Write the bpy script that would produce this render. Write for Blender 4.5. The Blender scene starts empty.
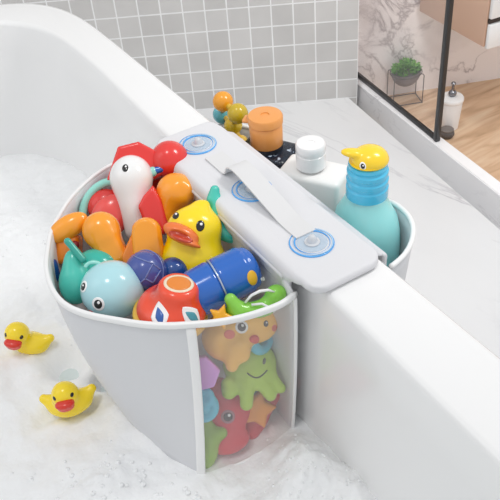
import bpy, bmesh, math, random
import numpy as np
from mathutils import Vector, Matrix, noise
random.seed(7)
SC = bpy.context.scene
COL = SC.collection
PI = math.pi

# ------------------------------------------------------------------ camera, world, sun, exposure
cam = bpy.data.cameras.new('camera'); cam.sensor_width = 36.0; cam.lens = 56.88; cam.clip_start = 0.02
camo = bpy.data.objects.new('camera', cam); COL.objects.link(camo)
camo.matrix_world = Matrix(((0.8433, 0.3863, -0.3738, 0), (-0.5331, 0.5122, -0.6734, 0), (-0.0686, 0.7671, 0.6379, 1.17), (0, 0, 0, 1)))
SC.camera = camo
w = bpy.data.worlds.new('world'); SC.world = w; w.use_nodes = True
w.node_tree.nodes['Background'].inputs[0].default_value = (0.97, 0.985, 1.0, 1)
w.node_tree.nodes['Background'].inputs[1].default_value = 0.75
sun = bpy.data.lights.new('sun', 'SUN'); sun.energy = 0.45; sun.angle = math.radians(9); sun.color = (1.0, 0.985, 0.96)
suno = bpy.data.objects.new('sun', sun); COL.objects.link(suno)
suno.rotation_euler = Vector((0.20, 0.08, -0.96)).to_track_quat('-Z', 'Y').to_euler()
al = bpy.data.lights.new('highlight_area', 'AREA'); al.shape = 'RECTANGLE'; al.size = 0.9; al.size_y = 1.3; al.energy = 2.5  # unseen soft area light, placed upper left for highlights on the toys
alo = bpy.data.objects.new('highlight_area', al); COL.objects.link(alo)
alo.location = (-1.3, 1.3, 2.1); alo.rotation_euler = (Vector((0.25, 0.7, 0.6)) - alo.location).to_track_quat('-Z', 'Y').to_euler()
cl_ = bpy.data.lights.new('wall_fill', 'AREA'); cl_.shape = 'DISK'; cl_.size = 0.35; cl_.energy = 7.5; cl_.color = (1, .98, .96)  # added fill light, brightens the marble wall and the wood floor
clo = bpy.data.objects.new('wall_fill', cl_); COL.objects.link(clo); clo.location = (0.98, 0.45, 1.55)
clo.rotation_euler = (Vector((1.55, 1.7, 0.25)) - clo.location).to_track_quat('-Z', 'Y').to_euler()
SC.view_settings.view_transform = 'Standard'; SC.view_settings.look = 'None'
SC.view_settings.exposure = 0.0; SC.view_settings.gamma = 1.0; SC.view_settings.use_curve_mapping = False

# ------------------------------------------------------------------ materials
def rgb(h):
    v = [int(h[i:i+2], 16) / 255 for i in (0, 2, 4)]
    return tuple((c / 12.92 if c <= .04045 else ((c + .055) / 1.055) ** 2.4) for c in v) + (1,)
_M = {}
def plastic(h, rough=.28, coat=.35, sss=0.0, metal=0.0, bump=0.0):
    key = (h, rough, coat, sss, metal, bump)
    if key in _M: return _M[key]
    m = bpy.data.materials.new('mat_' + h); m.use_nodes = True
    nt = m.node_tree; b = nt.nodes['Principled BSDF']
    b.inputs['Base Color'].default_value = rgb(h); b.inputs['Roughness'].default_value = rough
    b.inputs['Coat Weight'].default_value = coat; b.inputs['Coat Roughness'].default_value = .12
    b.inputs['Metallic'].default_value = metal
    if sss: b.inputs['Subsurface Weight'].default_value = sss; b.inputs['Subsurface Scale'].default_value = .01
    if bump:
        n = nt.nodes.new('ShaderNodeTexNoise'); n.inputs['Scale'].default_value = 350; n.inputs['Detail'].default_value = 3
        tc = nt.nodes.new('ShaderNodeTexCoord'); nt.links.new(tc.outputs['Object'], n.inputs['Vector'])
        bp = nt.nodes.new('ShaderNodeBump'); bp.inputs['Strength'].default_value = bump; bp.inputs['Distance'].default_value = .0006
        nt.links.new(n.outputs['Fac'], bp.inputs['Height']); nt.links.new(bp.outputs['Normal'], b.inputs['Normal'])
    _M[key] = m
    return m

def ramp(nt, fac, stops):
    r = nt.nodes.new('ShaderNodeValToRGB'); nt.links.new(fac, r.inputs['Fac'])
    e = r.color_ramp.elements
    e[0].position, e[0].color = stops[0][0], stops[0][1]
    e[1].position, e[1].color = stops[1][0], stops[1][1]
    for p, c in stops[2:]:
        k = e.new(p); k.color = c
    return r
def mixc(nt, fac, a, b, mode='MIX'):
    m = nt.nodes.new('ShaderNodeMix'); m.data_type = 'RGBA'; m.blend_type = mode
    if isinstance(fac, float): m.inputs[0].default_value = fac
    else: nt.links.new(fac, m.inputs[0])
    for i, v in ((6, a), (7, b)):
        if isinstance(v, tuple): m.inputs[i].default_value = v
        else: nt.links.new(v, m.inputs[i])
    return m.outputs[2]

def marble_mat(name, base, vein, scale, rot, thin, rough=.25, soft=.3, warp=1.6):
    m = bpy.data.materials.new(name); m.use_nodes = True; nt = m.node_tree; b = nt.nodes['Principled BSDF']
    tc = nt.nodes.new('ShaderNodeTexCoord'); mp = nt.nodes.new('ShaderNodeMapping')
    mp.inputs['Rotation'].default_value = rot; nt.links.new(tc.outputs['Object'], mp.inputs['Vector'])
    mp.inputs['Scale'].default_value = (1, .35, 1)
    n1 = nt.nodes.new('ShaderNodeTexNoise'); n1.inputs['Scale'].default_value = scale; n1.inputs['Detail'].default_value = 9
    n1.inputs['Roughness'].default_value = .58; n1.inputs['Distortion'].default_value = warp
    nt.links.new(mp.outputs[0], n1.inputs['Vector'])
    sub = nt.nodes.new('ShaderNodeMath'); sub.operation = 'SUBTRACT'; sub.inputs[1].default_value = .5
    ab = nt.nodes.new('ShaderNodeMath'); ab.operation = 'ABSOLUTE'
    nt.links.new(n1.outputs['Fac'], sub.inputs[0]); nt.links.new(sub.outputs[0], ab.inputs[0])
    r = ramp(nt, ab.outputs[0], [(0.0, (1, 1, 1, 1)), (thin, (0, 0, 0, 1)), (thin * .35, (.45, .45, .45, 1))])
    n2 = nt.nodes.new('ShaderNodeTexNoise'); n2.inputs['Scale'].default_value = scale * .7; n2.inputs['Detail'].default_value = 3
    nt.links.new(tc.outputs['Object'], n2.inputs['Vector'])
    r2 = ramp(nt, n2.outputs['Fac'], [(.42, (0, 0, 0, 1)), (.62, (1, 1, 1, 1))])
    mul = nt.nodes.new('ShaderNodeMath'); mul.operation = 'MULTIPLY'
    nt.links.new(r.outputs[0], mul.inputs[0]); nt.links.new(r2.outputs[0], mul.inputs[1])
    n3 = nt.nodes.new('ShaderNodeTexNoise'); n3.inputs['Scale'].default_value = scale * 1.2; n3.inputs['Detail'].default_value = 5
    nt.links.new(mp.outputs[0], n3.inputs['Vector'])
    r3 = ramp(nt, n3.outputs['Fac'], [(.45, (0, 0, 0, 1)), (.75, (soft, soft, soft, 1))])
    c = mixc(nt, r3.outputs[0], rgb(base), rgb(vein)); c = mixc(nt, mul.outputs[0], c, rgb(vein))
    nt.links.new(c, b.inputs['Base Color']); b.inputs['Roughness'].default_value = rough
    return m

def tile_mat():
    m = bpy.data.materials.new('grey_wall_tiles'); m.use_nodes = True; nt = m.node_tree; b = nt.nodes['Principled BSDF']
    tc = nt.nodes.new('ShaderNodeTexCoord'); sp = nt.nodes.new('ShaderNodeSeparateXYZ'); cb = nt.nodes.new('ShaderNodeCombineXYZ')
    nt.links.new(tc.outputs['Object'], sp.inputs[0]); nt.links.new(sp.outputs[0], cb.inputs[0]); nt.links.new(sp.outputs[2], cb.inputs[1])
    br = nt.nodes.new('ShaderNodeTexBrick'); nt.links.new(cb.outputs[0], br.inputs['Vector'])
    br.offset = 0.0; br.squash = 1.0
    br.inputs['Color1'].default_value = rgb('cccac8'); br.inputs['Color2'].default_value = rgb('d8d6d4'); br.inputs['Mortar'].default_value = rgb('f6f6f6')
    br.inputs['Scale'].default_value = 1.0; br.inputs['Mortar Size'].default_value = .0021; br.inputs['Mortar Smooth'].default_value = .2
    br.inputs['Bias'].default_value = 0; br.inputs['Brick Width'].default_value = .0604; br.inputs['Row Height'].default_value = .0605
    n = nt.nodes.new('ShaderNodeTexNoise'); n.inputs['Scale'].default_value = 9; n.inputs['Detail'].default_value = 6
    nt.links.new(cb.outputs[0], n.inputs['Vector'])
    r = ramp(nt, n.outputs['Fac'], [(.35, (.93, .93, .93, 1)), (.65, (1, 1, 1, 1))])
    c = mixc(nt, 1.0, br.outputs['Color'], r.outputs[0], 'MULTIPLY')
    nt.links.new(c, b.inputs['Base Color']); b.inputs['Roughness'].default_value = .35
    bp = nt.nodes.new('ShaderNodeBump'); bp.inputs['Strength'].default_value = .35; bp.inputs['Distance'].default_value = .002; bp.invert = True
    nt.links.new(br.outputs['Fac'], bp.inputs['Height']); nt.links.new(bp.outputs[0], b.inputs['Normal'])
    return m

def wood_mat():
    m = bpy.data.materials.new('pale_oak'); m.use_nodes = True; nt = m.node_tree; b = nt.nodes['Principled BSDF']
    tc = nt.nodes.new('ShaderNodeTexCoord'); mp = nt.nodes.new('ShaderNodeMapping'); nt.links.new(tc.outputs['Object'], mp.inputs[0])
    mp.inputs['Rotation'].default_value = (0, 0, math.radians(25)); mp.inputs['Scale'].default_value = (1.2, 9, 1)
    n = nt.nodes.new('ShaderNodeTexNoise'); n.inputs['Scale'].default_value = 3.5; n.inputs['Detail'].default_value = 8; n.inputs['Distortion'].default_value = .8
    nt.links.new(mp.outputs[0], n.inputs['Vector'])
    r = ramp(nt, n.outputs['Fac'], [(.3, rgb('c09c7a')), (.7, rgb('ecd2b4')), (.5, rgb('deba98'))])
    nt.links.new(r.outputs[0], b.inputs['Base Color']); b.inputs['Roughness'].default_value = .45
    return m

def foam_mat():
    m = bpy.data.materials.new('bath_foam'); m.use_nodes = True; nt = m.node_tree; b = nt.nodes['Principled BSDF']
    b.inputs['Base Color'].default_value = rgb('f6f7f8'); b.inputs['Roughness'].default_value = .7
    tc = nt.nodes.new('ShaderNodeTexCoord')
    n = nt.nodes.new('ShaderNodeTexNoise'); n.inputs['Scale'].default_value = 60; n.inputs['Detail'].default_value = 8
    v = nt.nodes.new('ShaderNodeTexVoronoi'); v.inputs['Scale'].default_value = 170
    nt.links.new(tc.outputs['Object'], n.inputs['Vector']); nt.links.new(tc.outputs['Object'], v.inputs['Vector'])
    a = nt.nodes.new('ShaderNodeMath'); a.operation = 'MULTIPLY_ADD'; a.inputs[1].default_value = -.5
    nt.links.new(v.outputs['Distance'], a.inputs[0]); nt.links.new(n.outputs['Fac'], a.inputs[2])
    bp = nt.nodes.new('ShaderNodeBump'); bp.inputs['Strength'].default_value = .22; bp.inputs['Distance'].default_value = .004
    nt.links.new(a.outputs[0], bp.inputs['Height']); nt.links.new(bp.outputs[0], b.inputs['Normal'])
    return m

def sheer_mat(name, h, alpha, rough=.5):
    m = bpy.data.materials.new(name); m.use_nodes = True; nt = m.node_tree; b = nt.nodes['Principled BSDF']
    b.inputs['Base Color'].default_value = rgb(h); b.inputs['Roughness'].default_value = rough
    t = nt.nodes.new('ShaderNodeBsdfTransparent'); mx = nt.nodes.new('ShaderNodeMixShader'); mx.inputs[0].default_value = alpha
    nt.links.new(t.outputs[0], mx.inputs[1]); nt.links.new(b.outputs[0], mx.inputs[2])
    nt.links.new(mx.outputs[0], nt.nodes['Material Output'].inputs[0])
    return m

def floral_mat():
    m = bpy.data.materials.new('navy_blossom_print'); m.use_nodes = True; nt = m.node_tree; b = nt.nodes['Principled BSDF']
    tc = nt.nodes.new('ShaderNodeTexCoord'); v = nt.nodes.new('ShaderNodeTexNoise'); v.inputs['Scale'].default_value = 90; v.inputs['Detail'].default_value = 4
    nt.links.new(tc.outputs['Object'], v.inputs['Vector'])
    r = ramp(nt, v.outputs['Fac'], [(.60, rgb('0d1e33')), (.66, rgb('b9c6d4')), (.45, rgb('0b1828'))])
    nt.links.new(r.outputs[0], b.inputs['Base Color']); b.inputs['Roughness'].default_value = .25
    return m

def teal_bottle_mat():
    m = bpy.data.materials.new('frosted_teal'); m.use_nodes = True; nt = m.node_tree; b = nt.nodes['Principled BSDF']
    b.inputs['Base Color'].default_value = rgb('a2e6e6'); b.inputs['Roughness'].default_value = .3
    b.inputs['Subsurface Weight'].default_value = .5; b.inputs['Subsurface Scale'].default_value = .03
    b.inputs['Subsurface Radius'].default_value = (.4, .9, .9)
    return m

FAB = plastic('dfdfe2', .6, 0, bump=.25)
FABG = plastic('dcdde0', .6, 0, bump=.25)
PIPE = plastic('f4f4f4', .4, .1)
WHITE = plastic('f2f2f2', .3, .3)
TUB = plastic('f3f3f3', .16, .3)
BLK = plastic('0a0a0a', .15, .5)
EYEW = plastic('ffffff', .25, .3)

# ------------------------------------------------------------------ helpers
def tag(o, label=None, cat=None, group=None, kind=None):
    if label: o['label'] = label
    if cat: o['category'] = cat
    if group: o['group'] = group
    if kind: o['kind'] = kind
    return o
def mk(name, verts, faces, mat, parent=None, smooth=True):
    me = bpy.data.meshes.new(name); me.from_pydata([tuple(v) for v in verts], [], [tuple(f) for f in faces]); me.update()
    if mat: me.materials.append(mat)
    if smooth: me.polygons.foreach_set('use_smooth', [True] * len(me.polygons))
    o = bpy.data.objects.new(name, me); COL.objects.link(o)
    if parent: o.parent = parent
    return o
def mkbm(name, bm, mat, parent=None, smooth=True, auto=None):
    bmesh.ops.recalc_face_normals(bm, faces=bm.faces)
    me = bpy.data.meshes.new(name); bm.to_mesh(me); bm.free()
    if mat: me.materials.append(mat)
    if smooth: me.polygons.foreach_set('use_smooth', [True] * len(me.polygons))
    o = bpy.data.objects.new(name, me); COL.objects.link(o)
    if parent: o.parent = parent
    if auto is not None:
        bmx = bmesh.new(); bmx.from_mesh(me)
        for e in bmx.edges:
            if len(e.link_faces) == 2 and e.calc_face_angle(0) > math.radians(auto): e.smooth = False
        bmx.to_mesh(me); bmx.free()
    return o
def empty(name, loc, label, cat, group=None, front=None, up=None, scale=1.0):
    o = bpy.data.objects.new(name, None); COL.objects.link(o); o.empty_display_size = .02
    tag(o, label, cat, group)
    m = Matrix.Identity(3)
    if front is not None:
        y = -Vector(front).normalized(); z = Vector(up); z = (z - y * z.dot(y)).normalized(); x = y.cross(z)
        m = Matrix((x, y, z)).transposed()
    o.matrix_world = Matrix.Translation(loc) @ m.to_4x4() @ Matrix.Scale(scale, 4)
    return o
def box_bm(bm, c, s, rz=0, bevel=0, seg=2):
    r = bmesh.ops.create_cube(bm, size=1)
    vs = r['verts']
    bmesh.ops.scale(bm, vec=s, verts=vs)
    if bevel:
        es = list({e for v in vs for e in v.link_edges})
        rr = bmesh.ops.bevel(bm, geom=es, offset=bevel, segments=seg, affect='EDGES', profile=.5)
        vs = list({v for v in rr['verts']} | {v for v in vs if v.is_valid})
    bmesh.ops.rotate(bm, cent=(0, 0, 0), matrix=Matrix.Rotation(rz, 3, 'Z'), verts=vs)
    bmesh.ops.translate(bm, vec=c, verts=vs)
def lathe(name, prof, mat, parent=None, seg=48, cap=True, smooth=True, sx=1, sy=1, auto=40):
    bm = bmesh.new(); rings = []
    for r, z in prof:
        rings.append([bm.verts.new((r * sx * math.cos(2*PI*i/seg), r * sy * math.sin(2*PI*i/seg), z)) for i in range(seg)])
    for a, b in zip(rings, rings[1:]):
        for i in range(seg):
            bm.faces.new((a[i], a[(i+1) % seg], b[(i+1) % seg], b[i]))
    if cap: bm.faces.new(rings[0][::-1]); bm.faces.new(rings[-1])
    return mkbm(name, bm, mat, parent, smooth, auto)
def tube_bm(bm, pts, r, seg=10, closed=False):
    pts = [Vector(p) for p in pts]; n = len(pts); rings = []
    rr = r if isinstance(r, (list, tuple)) else [r] * n
    prev = None
    for i, p in enumerate(pts):
        if closed: t = (pts[(i+1) % n] - pts[i-1]).normalized()
        else: t = (pts[min(i+1, n-1)] - pts[max(i-1, 0)]).normalized()
        if prev is None:
            a = t.orthogonal().normalized()
        else:
            a = (prev - t * prev.dot(t)).normalized()
        prev = a; b = t.cross(a)
        rings.append([bm.verts.new(p + rr[i] * (a * math.cos(2*PI*k/seg) + b * math.sin(2*PI*k/seg))) for k in range(seg)])
    m = n if closed else n - 1
    for i in range(m):
        A, B = rings[i], rings[(i+1) % n]
        off = 0
        if closed and i == n - 1:
            off = min(range(seg), key=lambda o: (A[0].co - B[o].co).length)
        for k in range(seg):
            bm.faces.new((A[k], A[(k+1) % seg], B[(k+1+off) % seg], B[(k+off) % seg]))
    if not closed: bm.faces.new(rings[0][::-1]); bm.faces.new(rings[-1])

# ---- signed distance modelling (numpy) with surface nets
def A(*v): return np.array(v, float)
def ln(v): return np.sqrt((v * v).sum(-1))
def rotm(ax, deg):
    return np.array(Matrix.Rotation(math.radians(deg), 3, ax))
def loc(p, c, R=None):
    q = p - np.array(c, float)
    return q if R is None else q @ R
def ell(p, c, r, R=None):
    q = loc(p, c, R); r = np.array(r, float); k0 = ln(q / r); k1 = ln(q / (r * r)) + 1e-9
    return k0 * (k0 - 1) / k1
def cap_(p, a, b, ra, rb=None):
    rb = ra if rb is None else rb; a = A(*a); b = A(*b); ba = b - a
    t = np.clip(((p - a) @ ba) / (ba @ ba), 0, 1)
    return ln(p - a - t[..., None] * ba) - (ra + (rb - ra) * t)
def rbox(p, c, h, r, R=None):
    q = np.abs(loc(p, c, R)) - (np.array(h, float) - r)
    return ln(np.maximum(q, 0)) + np.minimum(q.max(-1), 0) - r
def tor(p, c, R_, r, R=None):      # ring in local xz plane
    q = loc(p, c, R); a = np.sqrt(q[..., 0]**2 + q[..., 2]**2) - R_
    return np.sqrt(a * a + q[..., 1]**2) - r
def cone(p, c, h, r1, r2, rnd, R=None):   # axis local z from 0 to h
    q = loc(p, c, R); rad = np.sqrt(q[..., 0]**2 + q[..., 1]**2); t = np.clip(q[..., 2] / h, 0, 1)
    rr = r1 + (r2 - r1) * t; sl = h / math.hypot(h, r1 - r2)
    dx = (rad - rr) * sl + rnd; dz = np.abs(q[..., 2] - h / 2) - h / 2 + rnd
    return np.sqrt(np.maximum(dx, 0)**2 + np.maximum(dz, 0)**2) + np.minimum(np.maximum(dx, dz), 0) - rnd
def poly(p, pts, y, t, rnd):       # polygon in xz extruded along y about y with half thickness t
    x = p[..., 0]; z = p[..., 2]; d = np.full(x.shape, 1e9); s = np.ones(x.shape); n = len(pts)
    for i in range(n):
        ax, az = pts[i]; bx, bz = pts[i-1]; ex, ez = bx - ax, bz - az; wx, wz = x - ax, z - az
        k = np.clip((wx * ex + wz * ez) / (ex * ex + ez * ez), 0, 1)
        d = np.minimum(d, (wx - ex * k)**2 + (wz - ez * k)**2)
        c1 = z >= az; c2 = z < bz; c3 = ex * wz > ez * wx
        s = np.where((c1 & c2 & c3) | (~c1 & ~c2 & ~c3), -s, s)
    d2 = s * np.sqrt(d) + rnd; dy = np.abs(p[..., 1] - y) - t + rnd
    return np.sqrt(np.maximum(d2, 0)**2 + np.maximum(dy, 0)**2) + np.minimum(np.maximum(d2, dy), 0) - rnd
def U(k, *ds):
    r = ds[0]
    for d in ds[1:]:
        if k: 
            h = np.maximum(k - np.abs(r - d), 0) / k; r = np.minimum(r, d) - h * h * k * .25
        else: r = np.minimum(r, d)
    return r
def nets(fn, lo, hi, n):
    lo = A(*lo); hi = A(*hi); h = (hi - lo).max() / n
    N = np.ceil((hi - lo) / h).astype(int) + 1
    ax = [lo[i] + h * np.arange(N[i]) for i in range(3)]
    G = np.stack(np.meshgrid(*ax, indexing='ij'), -1); V = fn(G); S = V < 0
    nc = N - 1; cnt = np.zeros(nc); acc = np.zeros(tuple(nc) + (3,))
    cor = [(i, j, k) for i in (0, 1) for j in (0, 1) for k in (0, 1)]
    def sl(a, c): return a[c[0]:c[0]+nc[0], c[1]:c[1]+nc[1], c[2]:c[2]+nc[2]]
    for c in cor:
        for d in range(3):
            if c[d] == 0:
                e = list(c); e[d] = 1; e = tuple(e)
                va, vb = sl(V, c), sl(V, e); x = (va < 0) != (vb < 0)
                t = np.where(x, va / np.where(x, va - vb, 1), 0)
                pt = np.array(c, float)[None, None, None, :] + 0 * acc; pt[..., d] += t
                acc += pt * x[..., None]; cnt += x
    act = cnt > 0; idx = -np.ones(nc, int); idx[act] = np.arange(act.sum())
    I = np.argwhere(act); P = lo + h * (I + acc[act] / cnt[act][:, None])
    F = []
    for d in range(3):
        u, v = [(1, 2), (2, 0), (0, 1)][d]
        s0 = [slice(None)] * 3; s1 = [slice(None)] * 3; s0[d] = slice(0, -1); s1[d] = slice(1, None)
        a, b = S[tuple(s0)], S[tuple(s1)]
        for q in np.argwhere(a != b):
            if q[u] == 0 or q[v] == 0 or q[u] >= nc[u] or q[v] >= nc[v]: continue
            f = []
            for du, dv in ((-1, -1), (0, -1), (0, 0), (-1, 0)):
                r = q.copy(); r[u] += du; r[v] += dv; f.append(int(idx[tuple(r)]))
            if min(f) < 0: continue
            F.append(f if a[tuple(q)] else f[::-1])
    return P, F
def sdf(name, fn, lo, hi, mat, parent, n=44, rel=1):
    P, F = nets(fn, lo, hi, n)
    o = mk(name, P, F, mat, parent)
    return o
def decal(name, fn, c, rx, rz, mat, parent, rot=0, thick=.7, d=(0, 1, 0), up=(0, 0, 1), shape=None, reach=90, off=0.0, seg=24):
    """thin raised shape that follows the surface of fn, seen from -d"""
    d = Vector(d).normalized(); up = Vector(up); up = (up - d * up.dot(d)).normalized(); rt = d.cross(up)
    rings = [0.0, .35, .65, .88, 1.0, 1.0]; pts = []
    ca, sa = math.cos(math.radians(rot)), math.sin(math.radians(rot))
    for j, q in enumerate(rings):
        for i in range(seg):
            a = 2*PI*i/seg; s = shape(a) if shape else 1
            u = q * rx * s * math.cos(a); v = q * rz * s * math.sin(a)
            pts.append(np.array(Vector(c) + rt * (u*ca - v*sa) + up * (u*sa + v*ca)))
            if j == 0: break
    pts = np.array(pts); dv = np.array(d); ts = np.linspace(-reach, reach, 361)
    val = fn(pts[:, None, :] + ts[None, :, None] * dv); ins = val < 0; hit = ins.any(1)
    k = ins.argmax(1); out = []
    for i in range(len(pts)):
        if not hit[i]: t = 0.0 if not hit[0] else ts[k[0]] + 2
        else:
            kk = max(k[i], 1); a, b = val[i, kk-1], val[i, kk]; t = ts[kk-1] + (ts[1]-ts[0]) * (a/(a-b) if a != b else 0)
        out.append(pts[i] + dv * t)
    out = np.array(out); th = [1, 1, .95, .75, .45, -.6]
    res = []
    for i, p in enumerate(out):
        j = 0 if i == 0 else 1 + (i-1)//seg
        g = np.array([fn((p + e*.4)[None])[0] - fn((p - e*.4)[None])[0] for e in np.eye(3)]); g /= (np.linalg.norm(g)+1e-9)
        res.append(p + g * (off + thick * th[j]))
    F = [(0, 1 + i, 1 + (i+1) % seg) for i in range(seg)]
    for j in range(4):
        for i in range(seg):
            a = 1 + j*seg; b = a + seg
            F.append((a+i, b+i, b+(i+1) % seg, a+(i+1) % seg))
    n0 = len(res) ; 
    F.append(tuple(1 + 4*seg + i for i in range(seg)))
    return mk(name, res, F, mat, parent)
def eye(fn, c, r, parent, ring=None, rot=0, asp=1.25, hl=True, **kw):
    if ring: decal('eye_white', fn, c, r*1.5, r*1.5*asp, ring, parent, rot, .5, **kw)
    e = decal('eye', fn, c, r, r*asp, BLK, parent, rot, 1.0 if ring else .7, **kw)
    if hl:
        decal('eye_highlight', fn, (c[0] + r*.2, c[1], c[2] + r*.4), r*.36, r*.36, EYEW, e, rot, 1.5 if ring else 1.2, seg=12, **kw)
    return e

# ------------------------------------------------------------------ setting
def P3(x, y, z): return (x, y, z)
FLOOR = marble_mat('white_floor_marble', 'e9eaeb', 'c4c4c8', 2.2, (0, 0, .9), .016, .22, .28)
bm = bmesh.new()
for poly_ in [[(-2.2, -1.6), (2.0, -1.6), (1.30, 1.67), (-2.2, 3.75)]]:
    top = [bm.verts.new((x, y, 0)) for x, y in poly_]; bot = [bm.verts.new((x, y, -.1)) for x, y in poly_]
    bm.faces.new(top); bm.faces.new(bot[::-1])
    for i in range(4): bm.faces.new((top[i], bot[i], bot[(i+1) % 4], top[(i+1) % 4]))
# the floor stops under the kerb: its right edge is pulled in along the kerb line
for v in bm.verts:
    if v.co.x > 1.5: v.co.x = 0.80
tag(mkbm('floor', bm, FLOOR, smooth=False), kind='structure')

# tiled wall, its own x axis runs along the wall; corner at its right end
tw = Vector((1.321, 1.643, 0)); dirw = Vector((-.8634, .5045, 0))
bm = bmesh.new(); L = 3.6
v = [(-L, 0, 0), (0, 0, 0), (0, .08, 0), (-L, .08, 0)]
lo_ = [bm.verts.new((a, b, -.1)) for a, b, c in v]; hi_ = [bm.verts.new((a, b, 2.3)) for a, b, c in v]
bm.faces.new(lo_[::-1]); bm.faces.new(hi_)
for i in range(4): bm.faces.new((lo_[i], lo_[(i+1) % 4], hi_[(i+1) % 4], hi_[i]))
wl = mkbm('wall_tiled', bm, tile_mat(), smooth=False); wl.location = tw; wl.rotation_euler = (0, 0, math.atan2(-dirw.y, -dirw.x))
tag(wl, kind='structure')

# marble wall behind the glass
m0 = Vector((1.355, 1.727, -.15)); mdir = Vector((.309, -.1225, 0)).normalized()
MW = marble_mat('veined_wall_marble', 'fff9f9', '94878c', 4.2, (.3, 1.1, .5), .045, .2, .35, 2.0)
bm = bmesh.new(); box_bm(bm, (.9, .05, 1.15), (1.8, .1, 2.3))
wm = mkbm('wall_marble', bm, MW, smooth=False); wm.location = m0; wm.rotation_euler = (0, 0, math.atan2(mdir.y, mdir.x)); tag(wm, kind='structure')
# wooden shower floor, a little lower than the marble
bm = bmesh.new()
pl = [(1.335, 1.76), (1.20, .55), (2.9, .2), (3.0, 1.1)]
top = [bm.verts.new((x, y, -.065)) for x, y in pl]; bot = [bm.verts.new((x, y, -.1)) for x, y in pl]
bm.faces.new(top); bm.faces.new(bot[::-1])
for i in range(4): bm.faces.new((top[i], bot[i], bot[(i+1) % 4], top[(i+1) % 4]))
wf = mkbm('floor_wood', bm, wood_mat(), smooth=False); tag(wf, kind='structure')
# kerb
def prism(name, a, b, mat, ext=0):
    """a, b: cross-section quads (lists of points) at the two ends"""
    n = len(a); V = list(a) + list(b); F = [tuple(range(n))[::-1], tuple(range(n, 2*n))] + [(i, (i+1) % n, n + (i+1) % n, n + i) for i in range(n)]
    bm = bmesh.new(); vs = [bm.verts.new(p) for p in V]
    for f in F: bm.faces.new([vs[i] for i in f])
    bmesh.ops.bevel(bm, geom=list(bm.edges), offset=.002, segments=2, affect='EDGES')
    return mkbm(name, bm, mat, smooth=True, auto=35)
def lerp(p, q, t): return tuple(p[i] + (q[i]-p[i])*t for i in range(3))
ob0, ob1 = (1.326, 1.650, -.09), (1.230, .986, -.09)
ot0, ot1 = (1.340, 1.668, .03), (1.255, 1.016, .03)
it0, it1 = (1.378, 1.712, .03), (1.296, 1.054, .03)
ib0, ib1 = (1.380, 1.712, -.09), (1.298, 1.054, -.09)
T = 1.8
kb = prism('trim_kerb', [ob0, ot0, it0, ib0], [lerp(ob0, ob1, T), lerp(ot0, ot1, T), lerp(it0, it1, T), lerp(ib0, ib1, T)],
           marble_mat('kerb_marble', 'fdfcfd', 'e0dee0', 7, (0, .4, .2), .02, .25, .2)); tag(kb, kind='structure')

# black shower frame with glass
DK = plastic('2b2b2d', .35, .1)
fr = empty('shower_screen', (1.303, 1.286, .0305), 'clear glass shower screen in a black metal frame on the white kerb', 'shower screen')
a = Vector((1.366, 1.702, 0)) - Vector((1.303, 1.286, 0)); ang = math.atan2(a.y, a.x)
bm = bmesh.new(); box_bm(bm, (a.x/2, a.y/2, .0065), (a.length, .010, .013), rz=ang, bevel=.0015); mkbm('bottom_rail', bm, DK, fr)
bm = bmesh.new(); box_bm(bm, (0, 0, .85), (.014, .014, 1.70), rz=ang, bevel=.002); mkbm('post', bm, DK, fr)
bm = bmesh.new(); box_bm(bm, (a.x/2, a.y/2, .85), (a.length-.02, .004, 1.66), rz=ang)
glass = sheer_mat('shower_glass', 'f4f4f6', .06, .03); mkbm('glass_pane', bm, glass, fr, smooth=False)

# cabinet protruding from the marble wall
cb = empty('wall_cabinet', (1.5065, 1.350, .2034), 'beige fronted wall cabinet with white side hung on the marble wall', 'cabinet')
d1 = Vector((1.5467, 1.638, 0)) - Vector((1.5142, 1.3339, 0)); an = math.atan2(d1.y, d1.x); Lc = d1.length - .016
bm = bmesh.new(); box_bm(bm, (Lc/2 + .003, -.212, .25), (Lc - .012, .40, .46), bevel=.003)
o = mkbm('carcass', bm, WHITE, cb); o.rotation_euler[2] = an
bm = bmesh.new(); box_bm(bm, (Lc/2 - .003, -.006, .24), (Lc - .006, .016, .47), bevel=.002)
o = mkbm('front_panel', bm, plastic('dcb79f', .4, .1), cb); o.rotation_euler[2] = an
bm = bmesh.new(); box_bm(bm, (-.009, -.200, .036), (.012, .40, .068), bevel=.003)
o = mkbm('drawer', bm, WHITE, cb); o.rotation_euler[2] = an
bm = bmesh.new(); box_bm(bm, (-.009, -.200, .165), (.012, .40, .16), bevel=.003)
o = mkbm('drawer', bm, WHITE, cb); o.rotation_euler[2] = an
bm = bmesh.new(); box_bm(bm, (-.006, -.200, .078), (.006, .40, .012), bevel=.001)
o = mkbm('handle_groove', bm, plastic('3a302c', .5, 0), cb); o.rotation_euler[2] = an

# planter on its wire stand
wi = plastic('5f5c5e', .4, .1)
pw = empty('plant_stand', (1.492, 1.625, -.065), 'thin black wire stand by the marble wall holding the bowl planter', 'plant stand')
wang = math.atan2(mdir.y, mdir.x)
S_ = .040; H_ = .097
def rw(x, y, z=0): return (x*math.cos(wang) - y*math.sin(wang), x*math.sin(wang) + y*math.cos(wang), z)
cs = [(-1.15, -.75), (1.15, -.75), (1.15, .75), (-1.15, .75)]
for (x, y) in cs:
    bm = bmesh.new(); tube_bm(bm, [rw(x*S_, y*S_, .0013), rw(x*S_, y*S_, H_*.55), rw(x*S_, y*S_, H_-.004), rw(x*S_*.95, y*S_*.95, H_), rw(x*S_*.8, y*S_*.8, H_)], .0014, 8); mkbm('leg', bm, wi, pw)
bm = bmesh.new()
for i in range(4):
    x, y = cs[i]; x2, y2 = cs[(i+1) % 4]; tube_bm(bm, [rw(x*S_, y*S_, .003), rw(x2*S_, y2*S_, .003)], .0013, 6)
mkbm('base_frame', bm, wi, pw)
bm = bmesh.new(); rr_ = .0545
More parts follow.
